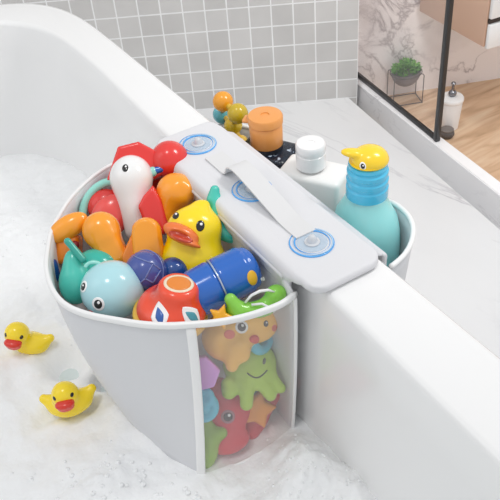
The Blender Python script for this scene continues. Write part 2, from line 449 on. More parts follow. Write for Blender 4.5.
tube_bm(bm, [(rr_*math.cos(t*PI/16)*.92, rr_*math.sin(t*PI/16)*.8, H_) for t in range(32)], .0014, 6, closed=True); mkbm('ring', bm, wi, pw)
pb = empty('potted_plant', (1.492, 1.625, -.0115), 'small leafy green plant in a rounded grey bowl on the wire stand', 'plant')
prof = [(.006, .0)] + [(.047*math.sin(t*PI/2/10), .045*(1-math.cos(t*PI/2/10))+.0) for t in range(2, 11)] + [(.0485, .049), (.046, .049), (.044, .043)]
lathe('bowl', prof, plastic('857f82', .6, 0), pb, 40, cap=True, sy=.86)
lathe('soil', [(.0425, .038), (.0425, .042)], plastic('3b2c20', .9, 0), pb, 24, sy=.86)
lv = []; lf = []
rnd = random.Random(3)
for i in range(420):
    th = rnd.uniform(0, 2*PI); r0 = .041*math.sqrt(rnd.random()); cx, cy = r0*math.cos(th), r0*math.sin(th)*.8
    zz = .046 + .034*rnd.random()*(1.25 - r0/.05)
    d = Vector((math.cos(th)*(.3 + r0*22), math.sin(th)*(.3 + r0*18), rnd.uniform(.2, 1.0))).normalized()
    sd = d.cross(Vector((rnd.uniform(-1, 1), rnd.uniform(-1, 1), 1))).normalized(); nn = sd.cross(d)
    l = rnd.uniform(.007, .013); wd = l*.38; b = len(lv); o_ = Vector((cx, cy, zz))
    lv += [o_, o_ + d*l*.45 + sd*wd - nn*.001, o_ + d*l + nn*-.002, o_ + d*l*.45 - sd*wd - nn*.001, o_ + d*l*.45 + nn*.0008]
    lf += [(b, b+1, b+4), (b+1, b+2, b+4), (b+2, b+3, b+4), (b+3, b, b+4)]
gm = bpy.data.materials.new('leaf_green'); gm.use_nodes = True; nt = gm.node_tree
tc = nt.nodes.new('ShaderNodeTexCoord'); nz = nt.nodes.new('ShaderNodeTexNoise'); nz.inputs['Scale'].default_value = 90
nt.links.new(tc.outputs['Object'], nz.inputs[0]); rp = ramp(nt, nz.outputs['Fac'], [(.35, rgb('3f7d33')), (.65, rgb('86bf5e'))])
nt.links.new(rp.outputs[0], nt.nodes['Principled BSDF'].inputs['Base Color']); nt.nodes['Principled BSDF'].inputs['Roughness'].default_value = .45
mk('foliage', lv, lf, gm, pb, smooth=False)
bm = bmesh.new()
for i in range(26):
    th = rnd.uniform(0, 2*PI); r0 = .03*rnd.random(); tube_bm(bm, [(r0*.5*math.cos(th), r0*.5*math.sin(th), .040), (r0*math.cos(th), r0*math.sin(th), .062)], .0006, 5)
mkbm('stems', bm, plastic('4c7a35', .5, 0), pb)

# toilet brush holder and the little scrub brush
bh = empty('brush_holder', (1.4899, 1.4265, -.065), 'white cylindrical brush holder with chrome knob on the wooden floor', 'brush holder')
lathe('holder', [(.022, 0), (.0255, .002), (.031, .084), (.030, .087), (.028, .087)], plastic('f1f0f0', .3, .3), bh, 40)
lathe('lid', [(.0325, .0875), (.0335, .090), (.0335, .097), (.031, .1005), (.012, .102)], plastic('f4f3f3', .3, .3), bh, 40)
CH = plastic('8b8b90', .15, 0, metal=1.0)
lathe('knob', [(.008, .1025), (.011, .106), (.012, .112), (.009, .118), (.0045, .121), (.0035, .136), (.006, .138), (.007, .142), (.004, .146), (.001, .147)], CH, bh, 24)
sb = empty('scrub_brush', (1.4475, 1.392, -.065), 'small round grey scrub brush beside the white brush holder', 'brush')
bm = bmesh.new()
for i in range(26):
    t = 2*PI*i/26; t2 = t + .2
    tube_bm(bm, [(.014*math.cos(t), .014*math.sin(t), .001), (.020*math.cos(t), .020*math.sin(t), .011), (.017*math.cos(t), .017*math.sin(t), .022)], .0022, 5)
mkbm('bristles', bm, plastic('6d6764', .7, 0), sb)
lathe('head', [(.005, .0225), (.018, .0225), (.019, .026), (.014, .029), (.002, .030)], plastic('7d7672', .6, 0), sb, 28)
tag_o = None

# ------------------------------------------------------------------ bathtub
ZR = .62
def sup(t, ax, by, cy, n=4.0):
    c, s = math.cos(t), math.sin(t)
    return (ax*math.copysign(abs(c)**(2/n), c), cy + by*math.copysign(abs(s)**(2/n), s))
def tub_ring(dx, z, inner):
    pts = []; N = 44
    for sgn in (1, -1):
        for i in range(N + 1):
            t = PI/2*i/N if sgn == 1 else PI/2 + PI/2*i/N
            if sgn == -1 and i == 0: continue
            if inner: x, y = sup(t, .3665 - dx, .351 - dx, 1.08)
            else: x, y = sup(t, .432 - dx, .352 - dx, 1.15)
            pts.append((x, y))
    near = []
    for i in range(1, 2*N):
        t = PI + PI*i/(2*N)
        if inner: x, y = sup(t, .333 - dx, .25 - dx, -.02, 3)
        else: x, y = sup(t, .425 - dx, .30 - dx, -.05, 3)
        near.append((x, y))
    ys = pts[0][1]; yn = near[-1][1]
    side_r = [(near[-1][0] + (pts[0][0]-near[-1][0])*k/12, yn + (ys-yn)*k/12) for k in range(1, 12)]
    side_l = [(-x, y) for x, y in side_r][::-1]
    allp = pts + side_l + near + side_r
    return [(x, y, z) for x, y in allp]
rings = []
for dx, z in [(.10, .0), (.06, .02), (.03, .10), (.012, .40), (.010, .545), (.004, .555), (.001, .565), (0, .60), (.0, .6125), (.002, .6165), (.0055, .6195), (.010, .62)]: rings.append(tub_ring(dx, z, False))
for dx, z in [(-.008, .62), (-.004, .6192), (-.001, .6165), (.0005, .612), (.003, .56), (.010, .38), (.02, .25), (.06, .17), (.14, .145), (.24, .14)]: rings.append(tub_ring(dx, z, True))
bm = bmesh.new(); vr = [[bm.verts.new(p) for p in r] for r in rings]; n = len(vr[0])
for a_, b_ in zip(vr, vr[1:]):
    for i in range(n): bm.faces.new((a_[i], a_[(i+1) % n], b_[(i+1) % n], b_[i]))
bm.faces.new(vr[0][::-1]); bm.faces.new(vr[-1])
tubo = mkbm('bathtub', bm, TUB, auto=70); tag(tubo, 'large white freestanding bathtub filled with foam', 'bathtub')

# water and foam
def inside_ring(x, y, ring):
    c = False; n = len(ring)
    for i in range(n):
        x1, y1 = ring[i][0], ring[i][1]; x2, y2 = ring[i-1][0], ring[i-1][1]
        if (y1 > y) != (y2 > y) and x < (x2-x1)*(y-y1)/(y2-y1) + x1: c = not c
    return c
wr = tub_ring(.0105, .344, True)
wm_ = bpy.data.materials.new('bath_water'); wm_.use_nodes = True; b_ = wm_.node_tree.nodes['Principled BSDF']
b_.inputs['Base Color'].default_value = rgb('e4efee'); b_.inputs['Roughness'].default_value = .06; b_.inputs['Transmission Weight'].default_value = .15; b_.inputs['IOR'].default_value = 1.33
bm = bmesh.new(); vt = [bm.verts.new(p) for p in wr]; bm.faces.new(vt)
tag(mkbm('bath_water', bm, wm_, smooth=False), 'pale water under the bath foam', 'water', kind='stuff')

piles = [(.05, 1.08, .15, .12, .022), (.16, 1.16, .07, .06, .010), (.24, 1.04, .05, .05, .008), (.02, .95, .14, .12, .006), (.300, .455, .030, .040, .034), (.325, .395, .03, .045, .026), (.27, .43, .03, .03, .014), (.095, .57, .045, .04, .018),
         (.15, .50, .06, .04, .010), (.22, .42, .10, .06, .012), (.02, .55, .1, .08, .006)]
dips = [(.132, .790, .022, .024, -.048), (.165, .735, .014, .018, -.046), (.085, .715, .03, .012, -.012), (.11, .66, .035, .02, -.008), (.06, .80, .02, .02, -.01), (.13, .70, .012, .012, -.014)]
HFD = []
def foam_h(x, y):
    h = .3755
    for a, b, sa, sb_, am in piles + dips:
        h += am * math.exp(-((x-a)/sa)**2 - ((y-b)/sb_)**2)
    q = min(max((y - 1.12 + .25*max(x - .05, 0))/.16, 0), 1); h -= .024*q*q*(3-2*q)
    v = Vector((x, y, 0))
    h += +.0070*noise.noise(v*14) + .0040*noise.noise(v*38 + Vector((3, 1, 5))) + .0018*noise.noise(v*95)
    rough = max(0, sum(am*36*math.exp(-((x-a)/sa)**2 - ((y-b)/sb_)**2) for a, b, sa, sb_, am in piles))
    h += min(rough, 1)*(.010*abs(noise.noise(v*55 + Vector((7, 7, 1)))) + .006*abs(noise.noise(v*130)))
    return max(h, .341)
ring_f = tub_ring(-.006, 0, True)
st = .004; nx, ny = int(.76/st), int(1.22/st)
x0_, y0_ = -.36, .24
idx = {}; fv = []; ff = []
def ibag(x, y): return .215 < x < .32 and .55 < y < .76
xs = [x0_ + i*st for i in range(nx)]; ys_ = [y0_ + j*st for j in range(ny)]
for i, x in enumerate(xs):
    for j, y in enumerate(ys_):
        if y > 1.0 or abs(x) > .3:
            if not inside_ring(x, y, ring_f): continue
        if ibag(x, y): continue
        idx[(i, j)] = len(fv); fv.append((x, y, foam_h(x, y)))
for (i, j), k in idx.items():
    q = [idx.get(t) for t in ((i, j), (i+1, j), (i+1, j+1), (i, j+1))]
    if None not in q: ff.append(q)
# countless small bubbles sitting in the foam
def bubble(x, y, r):
    z = foam_h(x, y) + r*.15; b0 = len(fv); N, Mx = 8, 4
    for a in range(Mx+1):
        for b in range(N):
            ph = PI/2*a/Mx*1.1 - .1; fv.append((x + r*math.cos(ph)*math.cos(2*PI*b/N), y + r*math.cos(ph)*math.sin(2*PI*b/N), z + r*math.sin(ph)))
    for a in range(Mx):
        for b in range(N): ff.append((b0+a*N+b, b0+a*N+(b+1) % N, b0+(a+1)*N+(b+1) % N, b0+(a+1)*N+b))
rb = random.Random(5)
for a, b, sa, sb_, am in piles:
    for _ in range(34):
        x, y = rb.gauss(a, sa*.7), rb.gauss(b, sb_*.7)
        if inside_ring(x, y, wr) and not ibag(x, y): bubble(x, y, rb.choice([.001, .0014, .0018, .0024, .0032] if y < .7 and x < .2 else [.001, .0014, .0018]))
fo = mk('bath_foam', fv, ff, foam_mat()); tag(fo, 'white bath foam filling the tub around the toy caddy', 'foam', kind='stuff')

# ------------------------------------------------------------------ the caddy
TOPO = [(.219, .533), (.240, .521), (.262, .512), (.285, .506), (.310, .503), (.330, .507),       # window side 0..5
        (.3335, .56), (.334, .62), (.335, .68), (.337, .74), (.339, .80), (.334, .833),            # along the tub 6..11
        (.310, .849), (.282, .853), (.255, .846), (.231, .834), (.205, .816), (.181, .792), (.160, .767), (.144, .737), (.131, .708), (.124, .678),
        (.123, .652), (.128, .630), (.141, .607), (.160, .584), (.180, .562), (.200, .545)]
BOTO = [(.195, .519), (.218, .513), (.245, .509), (.270, .508), (.300, .509), (.322, .514),
        (.3245, .56), (.325, .62), (.325, .67), (.325, .71), (.324, .74), (.318, .765),
        (.302, .782), (.282, .788), (.262, .790), (.242, .789), (.222, .786), (.203, .780), (.186, .770), (.174, .754), (.165, .730), (.161, .705),
        (.160, .680), (.161, .655), (.164, .628), (.170, .598), (.177, .568), (.186, .541)]
ZT, ZB = .605, .372
def cr(P0, P1, P2, P3_, t):
    return [.5*((2*b) + (-a+c)*t + (2*a-5*b+4*c-d)*t*t + (-a+3*b-3*c+d)*t**3) for a, b, c, d in zip(P0, P1, P2, P3_)]
def dense(o, sub=4):
    n = len(o); out = []
    for i in range(n):
        # corners stay sharp at the window seams
        p0, p1, p2, p3 = o[i-1], o[i], o[(i+1) % n], o[(i+2) % n]
        if i in (0, 5): p0 = p1
        if i in (n-1, 4): p3 = p2
        for k in range(sub): out.append(cr(p0, p1, p2, p3, k/sub))
    return out
SUB = 4
TD, BD = dense(TOPO, SUB), dense(BOTO, SUB); ND = len(TD)
def ring_at(f, inset=0):    # f 0 top .. 1 bottom
    e = f**1.6
    pts = []
    for (a, b), (c, d) in zip(TD, BD): pts.append((a + (c-a)*e, b + (d-b)*e, ZT + (ZB-ZT)*f))
    if inset:
        cx = .25; cy = .66; out = []
        for i, p in enumerate(pts):
            q, r = pts[i-1], pts[(i+1) % ND]; t = Vector((r[0]-q[0], r[1]-q[1], 0)).normalized(); nrm = Vector((-t.y, t.x, 0))
            if nrm.dot(Vector((cx-p[0], cy-p[1], 0))) < 0: nrm = -nrm
            out.append((p[0] + nrm.x*inset, p[1] + nrm.y*inset, p[2]))
        pts = out
    return pts
def zlift(i, z, f):        # the wall beside the tub climbs to the pad
    k = i / SUB
    if 5 <= k <= 12 and f < .3:
        h = min(1, (k-5)/.5, (12-k)/1.0); h = max(h, 0)
        return z + .0145*h*(1 - f/.3)
    return z
caddy = empty('bath_toy_caddy', (.25, .66, ZB), 'pale grey fabric toy caddy hung over the tub rim with clear mesh window', 'bath caddy')
def cp(o): 
    o.parent = caddy; o.matrix_parent_inverse = caddy.matrix_world.inverted(); return o
caddy.matrix_world = Matrix.Translation((.25, .66, ZB))
bpy.context.view_layer.update()
def strip(name, i0, i1, mat, f0=0.0, f1=1.0, th=.003, nf=16, lift=True):
    ids = [i % ND for i in range(i0, i1+1)]; V = []; F = []
    fs = [f0 + (f1-f0)*j/nf for j in range(nf+1)]; m = len(ids)
    for side in (0, 1):
        for f in fs:
            r = ring_at(f, th*side)
            for i in ids:
                p = r[i]; V.append((p[0], p[1], zlift(i, p[2], f) if lift else p[2]))
    def id_(s, j, i): return s*(nf+1)*m + j*m + i
    for j in range(nf):
        for i in range(m-1):
            F.append((id_(0, j, i), id_(0, j+1, i), id_(0, j+1, i+1), id_(0, j, i+1)))
            F.append((id_(1, j, i), id_(1, j, i+1), id_(1, j+1, i+1), id_(1, j+1, i)))
        F.append((id_(0, j, 0), id_(1, j, 0), id_(1, j+1, 0), id_(0, j+1, 0)))
        F.append((id_(0, j, m-1), id_(0, j+1, m-1), id_(1, j+1, m-1), id_(1, j, m-1)))
    for i in range(m-1):
        F.append((id_(0, 0, i), id_(0, 0, i+1), id_(1, 0, i+1), id_(1, 0, i)))
        F.append((id_(0, nf, i), id_(1, nf, i), id_(1, nf, i+1), id_(0, nf, i+1)))
    return cp(mk(name, V, F, mat))
strip('bag_shell', 5*SUB, ND, FABG)
MESH = sheer_mat('sheer_mesh', 'f6f0f2', .12, .6)
strip('mesh_window', 0, 5*SUB, MESH, th=.0008, f0=.0, f1=1.0)
# bag floor
r = ring_at(1.0, .001); bm = bmesh.new(); a_ = [bm.verts.new((p[0], p[1], ZB)) for p in r]; b2 = [bm.verts.new((p[0], p[1], ZB+.004)) for p in r]
bm.faces.new(a_[::-1]); bm.faces.new(b2)
for i in range(ND): bm.faces.new((a_[i], a_[(i+1) % ND], b2[(i+1) % ND], b2[i]))
cp(mkbm('bag_floor', bm, FABG, smooth=False))
# piping bands: flat ribbon of given width around the rim, and seams down the window
def ribbon(name, pts, nrm, wdir, w_, t_, mat):
    """rectangular-section band; nrm/wdir per point"""
    bm = bmesh.new(); rings = []
    for p, n_, d_ in zip(pts, nrm, wdir):
        p = Vector(p); n_ = Vector(n_); d_ = Vector(d_); b = []
        for k in range(12):
            a = 2*PI*k/12; c, s = math.cos(a), math.sin(a)
            b.append(bm.verts.new(p + n_*t_*math.copysign(abs(c)**.6, c) + d_*w_*math.copysign(abs(s)**.5, s)))
        rings.append(b)
    for x, y in zip(rings, rings[1:]):
        for k in range(12): bm.faces.new((x[k], x[(k+1) % 12], y[(k+1) % 12], y[k]))
    bm.faces.new(rings[0][::-1]); bm.faces.new(rings[-1])
    return cp(mkbm(name, bm, mat))
top = ring_at(0); outn = [Vector(a) - Vector(b) for a, b in zip(ring_at(0), ring_at(0, .01))]; outn = [v.normalized() for v in outn]
ids = [i % ND for i in range(12*SUB-2, ND+5*SUB+1)]
ribbon('rim_binding', [Vector(top[i]) + Vector((0, 0, .000)) for i in ids], [outn[i] for i in ids], [Vector((0, 0, 1))]*len(ids), .0038, .0028, PIPE)
for i, wv in ((0, .0052), (5*SUB, .0026)):
    fs = [.02 + j/20*.98 for j in range(21)]
    pts = [Vector(ring_at(f)[i]) for f in fs]; n_ = outn[i] if i else Vector((-.45, -.89, 0)).normalized(); wd = Vector((0, 0, 1)).cross(n_).normalized()
    ribbon('seam_binding', pts, [n_]*len(fs), [wd]*len(fs), wv, .0022, PIPE)
pts = [ring_at(.985)[i] for i in range(0, 5*SUB+1)]
ribbon('bottom_binding', pts, [outn[i] for i in range(0, 5*SUB+1)], [Vector((0, 0, 1))]*(5*SUB+1), .004, .0018, PIPE)
# pad over the rim
def padfn(p):
    cxp, hx = .3775, .0455
    plate = rbox(p, (cxp, .6535, .6262), (hx, .1805, .0052), .0045)
    q = p - A(cxp, .6535, 0); cx = np.abs(q[..., 0]) - (hx-.020); cy = np.abs(q[..., 1]) - (.1805-.020)
    rnd = np.sqrt(np.maximum(cx, 0)**2 + np.maximum(cy, 0)**2) + np.minimum(np.maximum(cx, cy), 0) - .020
    plate = np.maximum(plate, rnd)
    fl = U(.004, rbox(p, (.4385, .650, .565), (.0026, .160, .0475), .0024), rbox(p, (.4300, .650, .6190), (.0125, .160, .0018), .0016, rotm('Y', 30)))
    br = U(.010, rbox(p, (.3315, .662, .612), (.0030, .145, .010), .0028), rbox(p, (.338, .660, .6235), (.007, .155, .0035), .003))
    return U(.010, plate, fl, br)
P_, F_ = nets(padfn, (.325, .465, .522), (.445, .845, .637), 150)
cp(mk('rim_pad', P_, F_, FAB))
# welt along the inner edge of the pad
bm = bmesh.new(); tube_bm(bm, [(.3290, .525 + .28*k/20, .6180) for k in range(21)], .0035, 10); cp(mkbm('pad_welt', bm, FAB))
# suction cups
RING = plastic('58adf2', .2, .5); RING2 = plastic('b5dcf8', .2, .5); CLEARC = plastic('d3d6db', .15, .6)
for (x, y) in [(.376, .789), (.378, .661), (.376, .539)]:
    b0 = (x, y, .6318)
    o = lathe('suction_knob', [(.0085, 0), (.0085, .0012), (.0058, .002), (.0046, .006), (.0030, .0085), (.0012, .0092)], CLEARC, None, 24); o.location = b0; cp(o)
    o = lathe('suction_disc', [(.0165, -.0002), (.0168, .0004), (.016, .0006)], sheer_mat('disc', 'cfe3f4', .35, .2), None, 40); o.location = b0; cp(o)
    for k, (rr2, th, mt, ox) in enumerate([(.0190, .0013, RING, 0), (.0216, .0008, RING2, .0006), (.0238, .0012, RING, -.0006)]):
        bm = bmesh.new()
        q = [(x + ox + rr2*math.cos(2*PI*i/48), y + rr2*1.02*math.sin(2*PI*i/48), .6318 + .0002) for i in range(48)]
        tube_bm(bm, q, [th*(.55 + .45*math.sin(2*PI*i/48*1 + k*2)) for i in range(48)], 6, closed=True)
        cp(mkbm('suction_ring', bm, mt))
# lifting strap
prof = [(.752, 0), (.735, 0), (.718, 0), (.709, .001), (.704, .005), (.701, .012), (.697, .018), (.690, .0215), (.680, .0220), (.665, .0195), (.645, .015), (.622, .0095), (.602, .0045), (.588, .001), (.576, 0), (.560, 0), (.553, 0)]
def strap_pts():
    out = []
    for i in range(len(prof)-1):
        p0, p1, p2, p3 = prof[max(i-1, 0)], prof[i], prof[i+1], prof[min(i+2, len(prof)-1)]
        for k in range(4): out.append(cr(p0, p1, p2, p3, k/4))
    out.append(list(prof[-1])); return out
sp_ = strap_pts(); V = []; F = []
for k, (y, h) in enumerate(sp_):
    x = .378 - .0*(k); a, b = sp_[max(k-1, 0)], sp_[min(k+1, len(sp_)-1)]; t = Vector((b[0]-a[0], b[1]-a[1])).normalized(); nr = (t.y, -t.x)
    hw = .0128; th = .0009
    z = .6326 + max(h, 0)*.82
    for dx, s in ((-hw, -1), (-hw, 1), (hw, 1), (hw, -1)):
        V.append((x + dx + (.009 if False else 0), y + nr[0]*th*s, z + nr[1]*th*s))
n = len(sp_)
for k in range(n-1):
    for c in range(4): F.append((4*k+c, 4*k+(c+1) % 4, 4*(k+1)+(c+1) % 4, 4*(k+1)+c))
F += [(3, 2, 1, 0), (4*(n-1), 4*(n-1)+1, 4*(n-1)+2, 4*(n-1)+3)]
bm = bmesh.new(); me_ = [bm.verts.new(v) for v in V]
for f in F: bm.faces.new([me_[i] for i in f])
cp(mkbm('strap', bm, plastic('dededf', .5, .1), auto=40))
# outer pocket
PO = [(.4415, .484), (.462, .489), (.482, .499), (.500, .514), (.513, .532), (.520, .555), (.522, .60), (.522, .66), (.522, .72), (.522, .78), (.521, .84), (.518, .88), (.508, .905), (.490, .922), (.466, .93), (.4415, .932)]
def pk(i, f):
    x, y = PO[i]; cy = .70; return (.4415 + (x-.4415)*(1-.22*f), cy + (y-cy)*(1-.06*f), .600 - f*.15)
V = []; F = []; m = len(PO); nf = 8
PD = []
for i in range(m-1):
    p0, p1, p2, p3 = PO[max(i-1, 0)], PO[i], PO[i+1], PO[min(i+2, m-1)]
    for k in range(4): PD.append(cr(p0, p1, p2, p3, k/4))
PD.append(list(PO[-1])); m = len(PD)
def pkp(i, f, ins):
    x, y = PD[i]; a, b = PD[max(i-1, 0)], PD[min(i+1, m-1)]; t = Vector((b[0]-a[0], b[1]-a[1])).normalized()
    x -= t.y*ins; y += t.x*ins
    q = min(max((y-.56)/.12, 0), 1); zt = .600 - .045*q*q*(3-2*q)
    return (.4415 + (x-.4415)*(1-.20*f), .70 + (y-.70)*(1-.05*f), zt + (.450 - zt)*f)
for s in (0, 1):
    for j in range(nf+1):
        for i in range(m): V.append(pkp(i, j/nf, .003*s))
def I_(s, j, i): return s*(nf+1)*m + j*m + i
for j in range(nf):
    for i in range(m-1):
        F.append((I_(0, j, i), I_(0, j, i+1), I_(0, j+1, i+1), I_(0, j+1, i))); F.append((I_(1, j, i), I_(1, j+1, i), I_(1, j+1, i+1), I_(1, j, i+1)))
for i in range(m-1): F.append((I_(0, 0, i), I_(1, 0, i), I_(1, 0, i+1), I_(0, 0, i+1)))
F.append(tuple(I_(0, nf, i) for i in range(m))); F.append(tuple(I_(1, nf-0, i) for i in range(m))[::-1])
cp(mk('side_pocket', V, F, FABG))
bm = bmesh.new(); tube_bm(bm, [Vector(pkp(i, 0, .0015)) for i in range(m)], .0030, 10); cp(mkbm('pocket_binding', bm, PIPE))

# ------------------------------------------------------------------ bottles in the pocket
FR = (-.486, -.874, 0)
ZF = .4535
tb = empty('shampoo_bottle', (.482, .578, ZF), 'frosted teal shampoo bottle with a yellow duck head pump', 'bottle', front=(-.57, -.82, 0), up=(0, 0, 1))
lathe('body', [(.020, 0), (.029, .002), (.031, .008), (.0335, .03), (.0365, .06), (.0385, .090), (.0387, .110), (.0375, .128), (.034, .144), (.0275, .157), (.0225, .169), (.0215, .1735)], teal_bottle_mat(), tb, 56, sx=1.17, sy=.99).rotation_euler = (0, 0, math.radians(124.8))
cl = plastic('4cc4ea', .15, .6)
lathe('collar', [(.0225, .1720), (.0245, .1735), (.0245, .1855), (.0225, .1875), (.0225, .1905), (.0243, .1920), (.0243, .1965), (.0222, .1985), (.0222, .2015), (.0238, .2030), (.0238, .2075), (.0215, .2095), (.0215, .2115), (.0225, .2130), (.022, .2165), (.017, .2185)], cl, tb, 56)
YEL = plastic('ffd624', .25, .5)
dk = lambda p: U(3, ell(p, (2, 0, 5), (20.5, 20, 13.5)), ell(p, (2, 0, 3), (21, 20, 9)), ell(p, (-16, -3, 14), (15, 8, 4.4), rotm('Y', 8)))
dk2 = lambda p: np.maximum(dk(p), -(p[..., 2] + 1.5))
hd = sdf('duck_head_pump', dk2, (-42, -26, -4), (28, 26, 30), YEL, tb, 46); hd.scale = (.001,)*3; hd.location = (0, 0, .2175)
eye(dk2, (-7, 0, 6), 2.3, hd, EYEW)
lathe('pump_base', [(.019, .2187), (.0215, .2190), (.0215, .2200), (.019, .2205)], YEL, tb, 40)
# white bottle
wb = empty('lotion_bottle', (.484, .686, ZF), 'square-shouldered white lotion bottle with round white cap', 'bottle', front=(-.86, -.51, 0), up=(0, 0, 1))
bm = bmesh.new(); box_bm(bm, (0, 0, .0752), (.086, .052, .1504), bevel=.007, seg=4); mkbm('body', bm, plastic('f0efed', .35, .2), wb, auto=60)
lathe('neck', [(.012, .1465), (.012, .1535)], WHITE, wb, 30).location = (-.004, 0, 0)
lathe('cap', [(.0175, .1530), (.019, .1545), (.019, .1735), (.0183, .1740), (.0183, .1755), (.019, .1765), (.019, .1855), (.0175, .1875), (.006, .1875), (.0055, .1867), (.0005, .1867)], plastic('f0efef', .3, .3), wb, 44).location = (-.004, 0, 0)
# navy bottle with orange cap
nb_ = empty('flower_print_bottle', (.4790, .789, ZF), 'navy blossom-print bottle with a big orange flip cap', 'bottle', front=(-.88, -.47, 0), up=(0, 0, 1))
bm = bmesh.new(); box_bm(bm, (0, 0, .0662), (.080, .058, .1324), bevel=.008, seg=3); mkbm('body', bm, floral_mat(), nb_, auto=60)
lathe('neck', [(.0225, .1320), (.0225, .1390)], plastic('20242c', .3, .3), nb_, 36)
ORC = plastic('eda054', .3, .35)
lathe('cap', [(.0215, .1385), (.0225, .1400), (.0225, .1685), (.0215, .1700)], ORC, nb_, 48)
ld = lathe('cap_lid', [(.0205, .1701), (.0235, .1715), (.0240, .1805), (.0225, .1830), (.006, .1835), (.0055, .1820), (.0005, .1820)], ORC, nb_, 48)
bm = bmesh.new(); box_bm(bm, (-.0235, -.006, .1740), (.013, .016, .005), rz=.2, bevel=.002); mkbm('thumb_tab', bm, ORC, ld)
# ball cluster toy
bt = empty('ball_cluster_toy', (.478, .885, ZF), 'cluster toy of orange, teal and olive balls behind the orange cap', 'toy')
spots_b = [((.0, .017, .154), .0150, 'eea024'), ((.010, .042, .118), .0145, '5fb6c4'), ((.002, -.020, .150), .0150, 'c9ac1c'), ((.006, .004, .118), .0135, 'd9b81e'), ((.006, -.014, .098), .011, 'e6b93a')]
for c, r, h in spots_b:
    o = lathe('ball', [(r*math.sin(PI*i/20)+1e-5, -r*math.cos(PI*i/20)) for i in range(21)], plastic(h, .25, .45), bt, 30); o.location = c
bm = bmesh.new()
for a, b in ((0, 2), (0, 1), (2, 3), (1, 3), (3, 4)): tube_bm(bm, [spots_b[a][0], spots_b[b][0]], .0045, 10)
tube_bm(bm, [(.0, -.012, .08), (0, -.004, .001)], [.006, .007], 12)
mkbm('connector', bm, plastic('d9b23a', .3, .3), bt)

# ------------------------------------------------------------------ toys in the caddy
N_ = (-.374, -.673, .638); U_ = (.386, .512, .767)
def toy(name, loc_, k, label, cat='toy', group=None, front=N_, up=U_):
    return empty(name, loc_, label, cat, group, front, up, k)
RED = plastic('e8342f', .25, .5); RED2 = plastic('f0524c', .25, .5); ORG = plastic('ffa426', .25, .5); ORD = plastic('f78a1c', .25, .5)
TEAL = plastic('48c8b6', .25, .5); LTE = plastic('9ce4d8', .25, .5); LBL = plastic('b4e2ea', .22, .5); NAV = plastic('43559e', .25, .5)
BLU = plastic('1c66c4', .18, .6); DBL = plastic('154a94', .22, .5); LIME = plastic('8ad24a', .25, .5); DUCK = plastic('ffe00a', .25, .45); BEAK = plastic('f27a33', .25, .4)

# red rattle ball
t = toy('rattle_ball', (.334, .790, .624), .00136, 'shiny red ball at the top of the toy pile', 'ball')
f = lambda p: ell(p, (0, 0, 0), (18, 18, 18)); sdf('ball', f, (-19,)*3, (19,)*3, RED, t, 40)
t2 = toy('peg_toy', (.3165, .784, .615), .00126, 'little blue peg with a pale teal tip below the red ball', 'toy')
f = lambda p: cap_(p, (-5, -8, 1), (9, -8, 5), 3.6, 3.2); sdf('peg', f, (-12, -14, -6), (15, 0, 12), BLU, t2, 26)
f = lambda p: ell(p, (-7, -9, 0), (4.5, 3.5, 5)); sdf('tip', f, (-13, -14, -7), (0, -3, 7), LTE, t2, 22)
# red stacking cup under ball
t = toy('red_cup', (.3155, .8155, .590), .00131, 'red rounded cup wedged between the white bird and red ball', 'cup')
f = lambda p: U(5, ell(p, (0, 4, 2), (12, 11, 14)), cap_(p, (0, 3, -4), (3, 3, -12), 9, 7)); sdf('cup', f, (-14, -10, -24), (16, 18, 18), RED, t, 34)
# orange bulb
t = toy('orange_bulb', (.3140, .7400, .608), .00130, 'orange bulb-shaped toy beside the pad above the big duck', 'toy')
f = lambda p: U(8, ell(p, (0, 0, 3), (18.5, 16, 17)), cap_(p, (-4, 0, -6), (-11, 0, -22), 12, 9), rbox(p, (7, -2, 2), (9, 12, 9), 5, rotm('Y', 30)))
sdf('bulb', f, (-24, -20, -34), (22, 20, 23), ORG, t, 44)

# white bird with red wings and hood
t = toy('bird_toy', (.2774, .7888, .610), .00131, 'white bird toy with red wings, red hood and teal ring handle', 'toy bird')
f = lambda p: U(9, ell(p, (0, -4, 8), (19, 17, 20)), cap_(p, (0, -4, 4), (6, -4, -42), 18, 12.5))
sdf('body', f, (-22, -24, -54), (22, 16, 30), plastic('f4f4f4', .2, .5), t, 54)
eye(f, (-3, 0, 14), 2.9, t, None, asp=1.25)
g = lambda p: poly(p, [(-25, 4), (-14, 37), (6, 42), (25, 32), (30, 10), (10, 0)], 8, 9, 3)
sdf('hood', g, (-28, -3, -4), (33, 19, 46), RED, t, 40)
g2 = lambda p: cap_(p, (6, -2, 33), (24, -2, 22), 3.2, 4.5)
g = lambda p: U(6, ell(p, (-26, 6, -20), (18, 10, 17)), )
sdf('wing', g, (-46, -6, -40), (-4, 18, 0), RED, t, 36)
g = lambda p: np.maximum(ell(p, (-20, -4, -30), (18, 9, 22), rotm('Y', 30)), -ell(p, (-30, -4, -48), (20, 20, 18)))
sdf('wing', g, (-44, -16, -56), (2, 8, -4), RED2, t, 44)
g = lambda p: poly(p, [(23, -2), (14, -12), (9, -22), (15, -38), (33, -49), (38, -42), (31, -16)], -20, 8, 4)
sdf('wing', g, (6, -30, -53), (42, -10, 8), RED, t, 40)
bm = bmesh.new(); tube_bm(bm, [(-17 - 31*math.sin(a) , 4, 4 - 34*(1-math.cos(a))) for a in [PI/2*1.12*i/20 for i in range(21)]], 4.1, 12)
mkbm('ring_handle', bm, LTE, t)

